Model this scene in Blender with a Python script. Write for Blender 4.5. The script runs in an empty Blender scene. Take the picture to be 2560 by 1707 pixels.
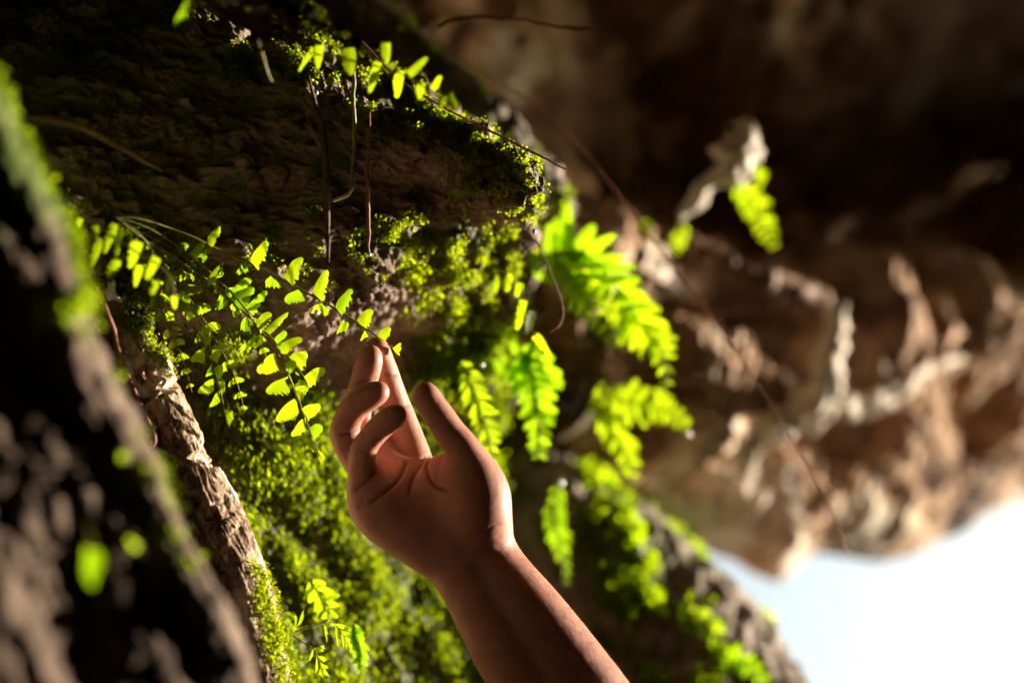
import bpy, math, random
import numpy as np
from mathutils import Matrix, Vector

random.seed(7)
rng = np.random.default_rng(11)
scene = bpy.context.scene
COL = scene.collection

# ------------------------------------------------------------------ camera
PITCH = math.radians(40)
CAM = np.array((0.0, 0.0, 1.6))
ROLL = math.radians(16)
FWD = np.array((0, math.cos(PITCH), math.sin(PITCH)))
_r0 = np.array((1.0, 0, 0)); _u0 = np.array((0, -math.sin(PITCH), math.cos(PITCH)))
RIGHT = _r0 * math.cos(ROLL) + _u0 * math.sin(ROLL)
UP = _u0 * math.cos(ROLL) - _r0 * math.sin(ROLL)
cam_d = bpy.data.cameras.new('camera')
cam = bpy.data.objects.new('camera', cam_d)
COL.objects.link(cam)
cam.location = CAM
cam.rotation_euler = Matrix(np.stack([RIGHT, UP, -FWD], 1).tolist()).to_euler()
cam_d.lens = 50
cam_d.sensor_width = 36
cam_d.clip_start = 0.01
cam_d.clip_end = 5000
cam_d.dof.use_dof = True
cam_d.dof.focus_distance = 0.706
cam_d.dof.aperture_fstop = 2.1
cam_d.dof.aperture_blades = 0
scene.camera = cam

# ------------------------------------------------------------------ light
S = np.array((0.915, -0.03, 0.40)); S /= np.linalg.norm(S)      # towards the sun, (right, up, away)
SW = S[0] * RIGHT + S[1] * UP + S[2] * FWD
EL = math.asin(SW[2]); AZ = math.atan2(SW[0], SW[1])
world = bpy.data.worlds.new('World'); scene.world = world; world.use_nodes = True
wn = world.node_tree.nodes; wl = world.node_tree.links
sky = wn.new('ShaderNodeTexSky'); sky.sky_type = 'NISHITA'; sky.sun_disc = False
sky.sun_elevation = EL; sky.sun_rotation = AZ
sky.air_density = 1.0; sky.dust_density = 10.0; sky.ozone_density = 0.0
wb = wn.new('ShaderNodeVectorMath'); wb.operation = 'MULTIPLY'; wb.inputs[1].default_value = (0.95, 1.03, 0.93)
wl.new(sky.outputs[0], wb.inputs[0]); wl.new(wb.outputs[0], wn['Background'].inputs[0]); wn['Background'].inputs[1].default_value = 0.105
sun_d = bpy.data.lights.new('sun', 'SUN'); sun_d.energy = 3.9; sun_d.angle = math.radians(0.53); sun_d.color = (1.0, 0.87, 0.70)
sun = bpy.data.objects.new('sun', sun_d); COL.objects.link(sun)
sun.rotation_euler = Vector(-SW).to_track_quat('-Z', 'Y').to_euler()
scene.view_settings.view_transform = 'Standard'; scene.view_settings.look = 'None'
scene.view_settings.gamma = 1.0; scene.view_settings.use_curve_mapping = False
scene.view_settings.exposure = 1.8
scene.render.engine = 'CYCLES'
scene.cycles.use_denoising = True
scene.cycles.max_bounces = 6; scene.cycles.diffuse_bounces = 3; scene.cycles.transmission_bounces = 4
scene.cycles.use_adaptive_sampling = True; scene.cycles.adaptive_threshold = 0.02
scene.cycles.sample_clamp_indirect = 6

# ------------------------------------------------------------------ geometry helpers
K = 0.72 / 2560.0            # metres per photo pixel at one metre

def P(px, py, d):            # a point seen at (px, py) standing d metres away, in the (right, up, away) frame
    px = np.asarray(px, float); py = np.asarray(py, float); d = np.asarray(d, float)
    return np.stack(np.broadcast_arrays((px - 1280) * K * d, (853.5 - py) * K * d, d), -1)

def PX(p):
    return p[..., 0] / (K * p[..., 2]) + 1280, 853.5 - p[..., 1] / (K * p[..., 2])

def W(p):
    p = np.asarray(p, float)
    return CAM + p[..., 0:1] * RIGHT + p[..., 1:2] * UP + p[..., 2:3] * FWD

def mesh_obj(name, v, faces, mat, parent=None, smooth=True, attrs=None, uv=None, base=None):
    """v: (right, up, away) coordinates; faces: int array (n,3) or (n,4)."""
    w = W(v)
    o0 = np.asarray(base, float) if base is not None else w.mean(0)
    me = bpy.data.meshes.new(name)
    faces = np.asarray(faces, np.int32)
    n, k = faces.shape
    me.vertices.add(len(w)); me.vertices.foreach_set('co', (w - o0).astype(np.float32).ravel())
    me.loops.add(n * k); me.loops.foreach_set('vertex_index', faces.ravel())
    me.polygons.add(n)
    me.polygons.foreach_set('loop_start', np.arange(0, n * k, k, dtype=np.int32))
    if smooth:
        me.polygons.foreach_set('use_smooth', np.ones(n, bool))
    if attrs:
        for an, av in attrs.items():
            a = me.attributes.new(an, 'FLOAT', 'POINT'); a.data.foreach_set('value', np.asarray(av, np.float32))
    me.update(calc_edges=True); me.validate()
    me.materials.append(mat)
    o = bpy.data.objects.new(name, me)
    COL.objects.link(o)
    o.location = o0
    if parent is not None:
        o.parent = parent
        q = parent; off = Vector((0, 0, 0))
        while q is not None:
            off += q.location; q = q.parent
        o.location = Vector(o0) - off
    return o

def tag(o, label=None, cat=None, group=None, kind=None):
    if label: o['label'] = label
    if cat: o['category'] = cat
    if group: o['group'] = group
    if kind: o['kind'] = kind
    return o

def empty(name, p):
    o = bpy.data.objects.new(name, None); COL.objects.link(o); o.empty_display_size = 0.01
    o.location = W(np.asarray(p, float)); return o

_perm = np.random.default_rng(3).permutation(256).astype(np.int64); _perm = np.concatenate([_perm, _perm, _perm])
_g = np.random.default_rng(5).normal(size=(256, 3)); _g /= np.linalg.norm(_g, axis=1)[:, None]

def perlin(p):
    p = np.asarray(p, float); i = np.floor(p).astype(np.int64); f = p - i; i &= 255
    u = f * f * f * (f * (f * 6 - 15) + 10)
    out = 0
    for dx in (0, 1):
        wx = u[..., 0] if dx else 1 - u[..., 0]
        for dy in (0, 1):
            wy = u[..., 1] if dy else 1 - u[..., 1]
            for dz in (0, 1):
                wz = u[..., 2] if dz else 1 - u[..., 2]
                h = _perm[_perm[_perm[(i[..., 0] + dx)] + i[..., 1] + dy] + i[..., 2] + dz] & 255
                g = _g[h]
                out = out + wx * wy * wz * (g[..., 0] * (f[..., 0] - dx) + g[..., 1] * (f[..., 1] - dy) + g[..., 2] * (f[..., 2] - dz))
    return out * 1.6

def fbm(p, freq, octv=4, gain=0.5, ridged=False):
    p = np.asarray(p, float) * np.asarray(freq, float); a = 1.0; s = 0; t = 0
    for k in range(octv):
        n = perlin(p + k * 17.3)
        s = s + a * ((1 - 2 * np.abs(n)) if ridged else n); t += a
        p = p * 2.03; a *= gain
    return s / t

def crom(a, n):               # Catmull-Rom resample of (m, ...) to n samples
    a = np.asarray(a, float); m = len(a)
    b = np.concatenate([[2 * a[0] - a[1]], a, [2 * a[-1] - a[-2]]])
    t = np.linspace(0, m - 1 - 1e-9, n); i = t.astype(int); f = (t - i).reshape((-1,) + (1,) * (a.ndim - 1))
    p0, p1, p2, p3 = b[i], b[i + 1], b[i + 2], b[i + 3]
    return 0.5 * (2 * p1 + (p2 - p0) * f + (2 * p0 - 5 * p1 + 4 * p2 - p3) * f ** 2 + (3 * p1 - p0 - 3 * p2 + p3) * f ** 3)

def loft(ctrl, nu, nv):
    g = crom(np.asarray(ctrl, float), nu)
    return np.swapaxes(crom(np.swapaxes(g, 0, 1), nv), 0, 1)

def gnormals(g, towards=None):
    du = np.gradient(g, axis=0); dv = np.gradient(g, axis=1)
    n = np.cross(du, dv); n /= np.linalg.norm(n, axis=-1, keepdims=True) + 1e-12
    c = n[n.shape[0] // 2, n.shape[1] // 2]
    if towards is None: towards = -g[n.shape[0] // 2, n.shape[1] // 2]
    return n if np.dot(c, towards) > 0 else -n

def gfaces(nu, nv, wrap=False):
    i = np.arange(nu * nv).reshape(nu, nv)
    if wrap: i = np.concatenate([i, i[:, :1]], 1)
    return np.stack([i[:-1, :-1], i[1:, :-1], i[1:, 1:], i[:-1, 1:]], -1).reshape(-1, 4)

def sstep(a, b, x):
    t = np.clip((x - a) / (b - a), 0, 1); return t * t * (3 - 2 * t)

# ------------------------------------------------------------------ materials
def newmat(name):
    m = bpy.data.materials.new(name); m.use_nodes = True
    nt = m.node_tree; return m, nt, nt.nodes, nt.links, nt.nodes['Principled BSDF']

def ramp(nodes, stops):
    r = nodes.new('ShaderNodeValToRGB'); e = r.color_ramp.elements
    while len(e) < len(stops): e.new(0.5)
    for q, (pos, c) in zip(e, stops): q.position = pos; q.color = (*c, 1)
    return r

def rock_mat(name, stops, scale=14, fine=130, rough=0.85, stretch=(1, 1, 1), mosscol=(0.05, 0.07, 0.008), bump=0.5, spec=0.3, bumpdist=0.002, speck=None):
    m, nt, N, L, b = newmat(name)
    tc = N.new('ShaderNodeTexCoord'); mp = N.new('ShaderNodeMapping'); mp.inputs['Scale'].default_value = stretch
    L.new(tc.outputs['Object'], mp.inputs[0])
    n1 = N.new('ShaderNodeTexNoise'); n1.inputs['Scale'].default_value = scale; n1.inputs['Detail'].default_value = 6; n1.inputs['Roughness'].default_value = 0.6
    n2 = N.new('ShaderNodeTexNoise'); n2.inputs['Scale'].default_value = fine; n2.inputs['Detail'].default_value = 5; n2.inputs['Roughness'].default_value = 0.65
    for n in (n1, n2): L.new(mp.outputs[0], n.inputs['Vector'])
    mx = N.new('ShaderNodeMath'); mx.operation = 'MULTIPLY_ADD'; mx.inputs[1].default_value = 0.45
    L.new(n2.outputs[0], mx.inputs[0])
    m2 = N.new('ShaderNodeMath'); m2.operation = 'MULTIPLY'; m2.inputs[1].default_value = 0.6; L.new(n1.outputs[0], m2.inputs[0]); L.new(m2.outputs[0], mx.inputs[2])
    r = ramp(N, stops); L.new(mx.outputs[0], r.inputs[0])
    at = N.new('ShaderNodeAttribute'); at.attribute_name = 'moss'
    mixc = N.new('ShaderNodeMix'); mixc.data_type = 'RGBA'
    L.new(at.outputs['Fac'], mixc.inputs['Factor']); L.new(r.outputs[0], mixc.inputs[6]); mixc.inputs[7].default_value = (*mosscol, 1)
    src = mixc.outputs[2]
    if speck:
        n3 = N.new('ShaderNodeTexNoise'); n3.inputs['Scale'].default_value = speck[0]; n3.inputs['Detail'].default_value = 4
        L.new(tc.outputs['Object'], n3.inputs['Vector'])
        r3 = ramp(N, [(speck[1], (0, 0, 0)), (speck[1] + 0.06, (1, 1, 1))]); L.new(n3.outputs[0], r3.inputs[0])
        mx3 = N.new('ShaderNodeMix'); mx3.data_type = 'RGBA'; L.new(r3.outputs[0], mx3.inputs['Factor']); L.new(src, mx3.inputs[6]); mx3.inputs[7].default_value = (*speck[2], 1)
        src = mx3.outputs[2]
    L.new(src, b.inputs['Base Color'])
    b.inputs['Roughness'].default_value = rough; b.inputs['Specular IOR Level'].default_value = spec
    bp = N.new('ShaderNodeBump'); bp.inputs['Strength'].default_value = bump; bp.inputs['Distance'].default_value = bumpdist
    L.new(mx.outputs[0], bp.inputs['Height']); L.new(bp.outputs[0], b.inputs['Normal'])
    return m

def leaf_mat(name, refl, trans, vary=0.25, fac=0.6, vein=False):
    m, nt, N, L, b = newmat(name)
    oi = N.new('ShaderNodeObjectInfo')
    geo = N.new('ShaderNodeTexCoord')
    nz = N.new('ShaderNodeTexNoise'); nz.inputs['Scale'].default_value = 90; L.new(geo.outputs['Object'], nz.inputs['Vector'])
    add = N.new('ShaderNodeMath'); add.operation = 'ADD'; L.new(oi.outputs['Random'], add.inputs[0]); L.new(nz.outputs[0], add.inputs[1])
    mr = N.new('ShaderNodeMapRange'); mr.inputs[1].default_value = 0.3; mr.inputs[2].default_value = 1.7; mr.inputs[3].default_value = 1 - vary; mr.inputs[4].default_value = 1 + vary
    L.new(add.outputs[0], mr.inputs[0])
    fac_out = mr.outputs[0]
    if vein:
        at = N.new('ShaderNodeAttribute'); at.attribute_name = 'vein'
        vr = N.new('ShaderNodeMapRange'); vr.inputs[1].default_value = 0.0; vr.inputs[2].default_value = 0.13; vr.inputs[3].default_value = 0.55; vr.inputs[4].default_value = 1.0
        L.new(at.outputs['Fac'], vr.inputs[0])
        mu = N.new('ShaderNodeMath'); mu.operation = 'MULTIPLY'; L.new(fac_out, mu.inputs[0]); L.new(vr.outputs[0], mu.inputs[1]); fac_out = mu.outputs[0]
    def col(c):
        v = N.new('ShaderNodeVectorMath'); v.operation = 'SCALE'; v.inputs[0].default_value = c; L.new(fac_out, v.inputs['Scale']); return v.outputs[0]
    b.inputs['Roughness'].default_value = 0.45; b.inputs['Specular IOR Level'].default_value = 0.35
    L.new(col(refl), b.inputs['Base Color'])
    tr = N.new('ShaderNodeBsdfTranslucent'); L.new(col(trans), tr.inputs[0])
    mx = N.new('ShaderNodeMixShader'); mx.inputs[0].default_value = fac
    L.new(b.outputs[0], mx.inputs[1]); L.new(tr.outputs[0], mx.inputs[2])
    L.new(mx.outputs[0], N['Material Output'].inputs[0])
    return m

M_LEDGE = rock_mat('ledge_rock', [(0.30, (0.04, 0.025, 0.018)), (0.45, (0.15, 0.095, 0.068)), (0.58, (0.30, 0.20, 0.15)), (0.72, (0.46, 0.35, 0.28))], 24, 170, 0.72, (1, 1.4, 1.4), bump=0.8, spec=0.4)
M_WALL = rock_mat('cave_rock', [(0.36, (0.022, 0.012, 0.008)), (0.45, (0.17, 0.088, 0.046)), (0.54, (0.42, 0.25, 0.145)), (0.64, (0.66, 0.50, 0.36))], 6, 22, 0.85, bump=0.6, bumpdist=0.008, speck=(7, 0.57, (0.72, 0.64, 0.56)))
M_SLOPE = rock_mat('slope_rock', [(0.34, (0.06, 0.045, 0.035)), (0.48, (0.19, 0.145, 0.115)), (0.62, (0.38, 0.31, 0.26))], 16, 70, 0.85, bump=0.6, bumpdist=0.004)
M_BARK = rock_mat('weathered_bark', [(0.38, (0.03, 0.018, 0.012)), (0.46, (0.16, 0.095, 0.06)), (0.54, (0.42, 0.30, 0.21)), (0.66, (0.68, 0.55, 0.43))], 42, 260, 0.8, (1.6, 1, 1), bump=0.9, bumpdist=0.0025, speck=(46, 0.60, (0.72, 0.74, 0.76)))
M_LOG = rock_mat('dark_log', [(0.36, (0.04, 0.027, 0.019)), (0.50, (0.12, 0.08, 0.055)), (0.68, (0.22, 0.16, 0.12))], 18, 90, 0.85, (1.6, 1, 1), bump=0.8, bumpdist=0.004, mosscol=(0.07, 0.11, 0.01))
M_ROOT = rock_mat('brown_root', [(0.34, (0.07, 0.035, 0.022)), (0.50, (0.20, 0.105, 0.065)), (0.66, (0.36, 0.22, 0.15))], 60, 300, 0.7, bump=0.5, bumpdist=0.001)
M_PALE = rock_mat('pale_root', [(0.34, (0.36, 0.27, 0.20)), (0.50, (0.62, 0.52, 0.42)), (0.66, (0.80, 0.73, 0.64))], 30, 120, 0.7, bump=0.5, bumpdist=0.002)
M_RED = rock_mat('red_root', [(0.34, (0.10, 0.03, 0.018)), (0.50, (0.26, 0.085, 0.05)), (0.66, (0.42, 0.18, 0.11))], 60, 300, 0.6, bump=0.3, bumpdist=0.0006)
M_DARK = rock_mat('dark_root', [(0.34, (0.02, 0.012, 0.009)), (0.50, (0.07, 0.038, 0.026)), (0.66, (0.15, 0.09, 0.065))], 60, 300, 0.7, bump=0.5, bumpdist=0.001)
M_STEM = rock_mat('fern_stem', [(0.34, (0.10, 0.11, 0.02)), (0.50, (0.20, 0.20, 0.04)), (0.66, (0.34, 0.30, 0.08))], 60, 300, 0.5, bump=0.2, bumpdist=0.0003)
M_LEAF = leaf_mat('fern_leaf', (0.09, 0.13, 0.008), (0.43, 0.60, 0.006), vein=True, fac=0.72)
M_LEAFG = leaf_mat('fern_leaf_green', (0.07, 0.12, 0.008), (0.34, 0.58, 0.006), vein=True, fac=0.70)
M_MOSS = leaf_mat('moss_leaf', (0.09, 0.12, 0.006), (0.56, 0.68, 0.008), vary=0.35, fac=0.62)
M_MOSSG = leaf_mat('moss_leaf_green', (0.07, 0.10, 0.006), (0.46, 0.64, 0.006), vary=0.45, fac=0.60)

def skin_mat():
    m, nt, N, L, b = newmat('skin')
    tc = N.new('ShaderNodeTexCoord')
    n = N.new('ShaderNodeTexNoise'); n.inputs['Scale'].default_value = 85; n.inputs['Detail'].default_value = 6; n.inputs['Roughness'].default_value = 0.65; L.new(tc.outputs['Object'], n.inputs['Vector'])
    r = ramp(N, [(0.3, (0.38, 0.172, 0.118)), (0.7, (0.50, 0.25, 0.18))]); L.new(n.outputs[0], r.inputs[0])
    at = N.new('ShaderNodeAttribute'); at.attribute_name = 'crease_shade'
    mixc = N.new('ShaderNodeMix'); mixc.data_type = 'RGBA'; L.new(at.outputs['Fac'], mixc.inputs['Factor']); L.new(r.outputs[0], mixc.inputs[6]); mixc.inputs[7].default_value = (0.12, 0.04, 0.028, 1)  # crease shade also put into the colour, finer than the mesh holds
    L.new(mixc.outputs[2], b.inputs['Base Color'])
    b.inputs['Subsurface Weight'].default_value = 0.75
    b.inputs['Subsurface Radius'].default_value = (1.0, 0.22, 0.10)
    b.inputs['Subsurface Scale'].default_value = 0.0055
    b.inputs['Roughness'].default_value = 0.52; b.inputs['Specular IOR Level'].default_value = 0.35
    v = N.new('ShaderNodeTexVoronoi'); v.inputs['Scale'].default_value = 900; v.feature = 'DISTANCE_TO_EDGE'; L.new(tc.outputs['Object'], v.inputs['Vector'])
    n2 = N.new('ShaderNodeTexNoise'); n2.inputs['Scale'].default_value = 350; n2.inputs['Detail'].default_value = 4; L.new(tc.outputs['Object'], n2.inputs['Vector'])
    ad = N.new('ShaderNodeMath'); ad.operation = 'MULTIPLY_ADD'; ad.inputs[1].default_value = 0.4; L.new(v.outputs['Distance'], ad.inputs[0]); L.new(n2.outputs[0], ad.inputs[2])
    bp = N.new('ShaderNodeBump'); bp.inputs['Strength'].default_value = 0.35; bp.inputs['Distance'].default_value = 0.0006
    L.new(ad.outputs[0], bp.inputs['Height']); L.new(bp.outputs[0], b.inputs['Normal'])
    return m
M_SKIN = skin_mat()

def drop_mat():
    m, nt, N, L, b = newmat('water_glint_bead')
    b.inputs['Base Color'].default_value = (0.86, 0.90, 0.92, 1); b.inputs['Roughness'].default_value = 0.25  # opaque white, half-metal colour stands in for bright sun glints
    b.inputs['Specular IOR Level'].default_value = 0.9; b.inputs['Metallic'].default_value = 0.6; b.inputs['IOR'].default_value = 1.33
    return m
M_DROP = drop_mat()

# ------------------------------------------------------------------ unseen shell added round the viewer for shade; ground; back wall of the cave
def build_shell():  # unseen enclosure, added to keep sky light off the scene
    nu, nv = 280, 560
    th = np.linspace(0.02, math.pi - 0.02, nu)[:, None]; ph = np.linspace(0, 2 * math.pi, nv, endpoint=False)[None, :]
    d = np.stack(np.broadcast_arrays(np.sin(th) * np.cos(ph), np.cos(th), np.sin(th) * np.sin(ph)), -1)
    r = 1.9 + 0.12 * fbm(d, 2.2, 5) + 0.06 * fbm(d, 9, 4, ridged=True)
    v = d * r[..., None] + np.array((0, 0, 0.35))
    az = np.degrees(np.arctan2(d[..., 2], d[..., 0])); el = np.degrees(np.arcsin(d[..., 1]))
    wob = fbm(d, 14, 3)
    top = np.interp(az, [30, 36, 40, 43, 48], [2.7, 3.0, 2.2, -.3, -1.2]) + .5 * wob
    sunhole = (az > 29.7 + .9 * wob) & (az < 48) & (el < top) & (el > -8.3 + .6 * wob)  # opening cut to shape where sunlight falls
    skyhole = (az > 62.5) & (az < 85) & (el < -3) & (el > -21)
    hole = sunhole | skyhole
    f = gfaces(nu, nv, True)
    f = f[~hole.ravel()[f].any(1)]
    used = np.unique(f); remap = -np.ones(nu * nv, int); remap[used] = np.arange(len(used))
    ob = mesh_obj('shade_shell', v.reshape(-1, 3)[used], remap[f], rock_mat('shade_shell_rock', [(0.34, (0.006, 0.004, 0.003)), (0.5, (0.02, 0.013, 0.010)), (0.66, (0.045, 0.032, 0.025))], 4, 18, 0.85, bump=0.5, bumpdist=0.02))  # shell colour kept near black to cut bounced light
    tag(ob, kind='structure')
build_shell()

def build_ground():
    g = np.linspace(-1, 1, 60); g = np.sign(g) * np.abs(g) ** 3 * 2500
    x, y = np.meshgrid(g, g, indexing='ij')
    zz = 0.25 * fbm(np.stack([x, y, 0 * x], -1), 0.02, 3) - 0.15
    w = np.stack([x, y, zz], -1).reshape(-1, 3) - CAM
    v = np.stack([w @ RIGHT, w @ UP, w @ FWD], -1)
    m = rock_mat('soil', [(0.3, (0.05, 0.04, 0.025)), (0.6, (0.14, 0.11, 0.07))], 3, 30)
    tag(mesh_obj('ground', v, gfaces(60, 60), m), kind='structure')
build_ground()

WALL_RIM = [(700, 1120), (1000, 1150), (1300, 1180), (1500, 1250), (1640, 1330), (1780, 1375), (1850, 1398), (1905, 1432), (1950, 1440), (1985, 1410), (2030, 1375), (2110, 1383),
            (2200, 1390), (2300, 1368), (2400, 1330), (2480, 1288), (2560, 1262), (2750, 1200), (3000, 1130)]
def wall_depth(px): return np.interp(px, [700, 1400, 2000, 2560, 3000], [0.98, 1.02, 1.16, 1.36, 1.6])
def build_back_wall():
    rows = []
    for px, ry in WALL_RIM:
        d = float(wall_depth(px)); up = px
        k = float(np.interp(px, [1200, 1550], [.35, 1.0]))
        rows.append([P(up + 20, ry - 90, d + 0.5), P(up, ry - 25, d + 0.12), P(px, ry, d + 0.03), P(px, ry - 60, d - 0.005), P(px, ry - 180, d - 0.03), P(px, ry - 380, d - 0.04), P(px, ry - 560, d - 0.07 * k),
                     P(px, ry - 680, d + 0.04 * k), P(px, ry - 800, d + 0.30 * k), P(px, ry - 1050, d + 0.38 * k), P(px, ry - 1350, d + 0.22 * k), P(px, ry - 1750, d - 0.2), P(px, ry - 2300, d - 0.5)])
    g = loft(rows, 420, 340)
    n = gnormals(g)
    px, py = PX(g)
    j = np.linspace(0, 12, 340)[None, :] * np.ones((420, 1))
    rimf = 0.18 + 0.82 * sstep(2.2, 4.2, j)
    q = np.stack([g[..., 0] * .88 + g[..., 1] * .47, -g[..., 0] * .47 + g[..., 1] * .88, g[..., 2]], -1)
    q = q + .02 * np.stack([fbm(g, 9, 2), fbm(g + 5, 9, 2), fbm(g + 9, 9, 2)], -1)
    h = 0.05 * fbm(g, (4.5, 4.5, 4.5), 2) + 0.012 * fbm(q, (4, 9, 6), 3, ridged=True) + 0.050 * fbm(q, (8, 15, 9), 5, gain=.6) + 0.006 * fbm(g, (30, 38, 30), 3) + 0.002 * fbm(g, 70, 2)
    v = g + n * (h * rimf)[..., None]
    moss = sstep(0.12, 0.4, fbm(g, 9, 3)) * sstep(1750, 1500, px) * sstep(500, 650, py)
    tag(mesh_obj('cave_ceiling', v.reshape(-1, 3), gfaces(420, 340), M_WALL, attrs={'moss': moss.ravel()}), kind='structure')
build_back_wall()

# ------------------------------------------------------------------ near rocks
def rim_rock(name, rows, nu, nv, disp, mat, mossf=None, hard=None):
    g = loft(rows, nu, nv); n = gnormals(g)
    h = disp(g)
    v = g + n * h[..., None]
    attrs = None
    if mossf is not None: attrs = {'moss': mossf(v).ravel()}
    o = mesh_obj(name, v.reshape(-1, 3), gfaces(nu, nv), mat, attrs=attrs)
    return o, v, gnormals(v)

LEDGE = [  # py, right edge, depth there, depth 250 px in, depth 550 px in, depth at px 150
    (-350, 380, .80, .72, .70, .67), (-150, 560, .79, .72, .70, .675), (0, 720, .775, .72, .70, .68), (100, 850, .765, .715, .70, .68), (200, 1000, .75, .715, .705, .68), (300, 1150, .735, .715, .71, .675),
    (380, 1260, .72, .72, .715, .67), (450, 1340, .707, .737, .718, .665), (500, 1338, .716, .742, .716, .662), (560, 1318, .765, .745, .714, .66), (620, 1300, .788, .753, .714, .66), (690, 1285, .803, .765, .718, .67),
    (770, 1255, .815, .776, .73, .695), (860, 1225, .83, .80, .755, .72), (960, 1215, .85, .82, .775, .745), (1060, 1195, .865, .825, .775, .745), (1160, 1150, .87, .825, .77, .745),
    (1260, 1090, .875, .825, .767, .745), (1360, 1070, .875, .825, .765, .742), (1460, 1100, .875, .825, .763, .74), (1560, 1140, .875, .825, .76, .738), (1707, 1210, .875, .822, .757, .735), (1900, 1300, .875, .82, .755, .73)]
rows = []
for py, xr, d, d1, d2, d3 in LEDGE:
    rows.append([P(xr - 260, py, d + .40), P(xr - 90, py, d + .12), P(xr - 12, py, d + .03), P(xr - 4, py, d + .008), P(xr - 50, py, d + .002), P(xr - 130, py, (d + d1) / 2),
                 P(xr - 250, py, d1), P(xr - 400, py, (d1 + d2) / 2), P(xr - 550, py, d2), P(min(xr - 700, 330), py, (d2 + d3) / 2), P(min(xr - 850, 120), py, d3), P(-350, py, d3 - .02)])
def ledge_disp(g):
    px, py = PX(g)
    lo = sstep(650, 1000, py)
    a = 0.009 * fbm(g, (14, 30, 20), 4) + 0.006 * fbm(g, (30, 66, 55), 4, ridged=True) + (0.0012 + 0.0045 * sstep(-.15, .3, fbm(g, (22, 34, 30), 2))) * fbm(g, (120, 165, 160), 4, ridged=True) - 0.006 * sstep(.25, .5, fbm(g, (24, 40, 30), 3, ridged=True))
    # lower part: lumps and gullies running down to the right
    q = np.stack([g[..., 0] * .86 + g[..., 1] * .5, -g[..., 0] * .5 + g[..., 1] * .86, g[..., 2]], -1)
    b = 0.014 * fbm(q, (40, 12, 20), 4, ridged=True) + 0.004 * fbm(g, 90, 3)
    c = -0.012 * np.exp(-((px - 330) / 130) ** 2 - ((py - 700) / 130) ** 2)
    return a * (1 - lo) + b * lo + c
def ledge_moss(v):
    px, py = PX(v)
    n = fbm(v, (25, 40, 40), 3)
    band1 = np.exp(-((py - (0.78 * (px - 720))) / 85) ** 2) * (px < 1380) * (px > 560)        # the slanting top edge
    band2 = np.exp(-((py - (590 + 0.10 * (px - 950))) / 60) ** 2) * sstep(820, 930, px) * sstep(1380, 1280, px)
    band3 = np.exp(-((px - 1150 + 0.1 * (py - 900)) / 110) ** 2) * sstep(610, 700, py) * sstep(1250, 1000, py)
    low = sstep(840, 1020, py + 0.35 * (700 - px)) * 1.0
    left = np.exp(-((px - 560) / 160) ** 2 - ((py - 820) / 90) ** 2) * .7
    far = 0.30 * sstep(420, 150, py) * sstep(1150, 900, px) + 0.15
    return np.clip(np.maximum.reduce([band1, band2, band3, low, left, far]) + n * 0.9 - 0.12, 0, 1)
ledge, LV, LN = rim_rock('mossy_boulder', rows, 640, 720, ledge_disp, M_LEDGE, ledge_moss)
tag(ledge, 'overhanging brown layered boulder with patches of moss behind the hand', 'boulder')

MID = [(-120, 800, .93), (0, 960, .92), (80, 1050, .91), (150, 1130, .90), (220, 1215, .89), (300, 1290, .88), (380, 1360, .87), (450, 1410, .865), (510, 1440, .865), (555, 1420, .87), (600, 1380, .885), (680, 1340, .91), (800, 1330, .95)]
rows = [[P(x - 160, y, d + .3), P(x - 40, y, d + .06), P(x, y, d + .01), P(x - 50, y, d - .005), P(x - 140, y, d - .005), P(x - 280, y, d + .03), P(x - 450, y, d + .12)] for y, x, d in MID]
mid, MV, MN = rim_rock('mossy_rock', rows, 160, 140, lambda g: 0.010 * fbm(g, (30, 30, 30), 4) + 0.004 * fbm(g, 110, 3), M_SLOPE, lambda v: np.clip(fbm(v, 40, 3) * 1.6 + 0.25, 0, 1))
tag(mid, 'blurred brown rounded rock just behind the tip of the boulder', 'rock')

SLOPE = [(1040, 1330, 1.02), (1120, 1410, 1.0), (1200, 1500, .99), (1290, 1615, .985), (1370, 1722, .98), (1420, 1775, .975), (1500, 1848, .97), (1600, 1935, .965), (1707, 2005, .96), (1850, 2095, .95), (2100, 2260, .94)]
rows = [[P(x - 120, y - 30, d + .4), P(x - 30, y, d + .08), P(x, y, d + .015), P(x - 50, y + 5, d - .01), P(x - 150, y + 25, d - .03), P(x - 330, y + 50, d - .05), P(x - 600, y + 90, d - .06), P(x - 950, y + 140, d - .04)] for y, x, d in SLOPE]
slope, SV, SN = rim_rock('slope_rock', rows, 220, 200, lambda g: 0.012 * fbm(g, (18, 18, 18), 4) + 0.010 * fbm(g, (50, 30, 40), 3, ridged=True) * .7, M_SLOPE, lambda v: np.clip(fbm(v, 22, 3) * 1.5 + 0.45 * sstep(1750, 1500, PX(v)[0]), 0, 1))
tag(slope, 'grey brown rock slope with green tufts beside the bright sky', 'rock')

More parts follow.
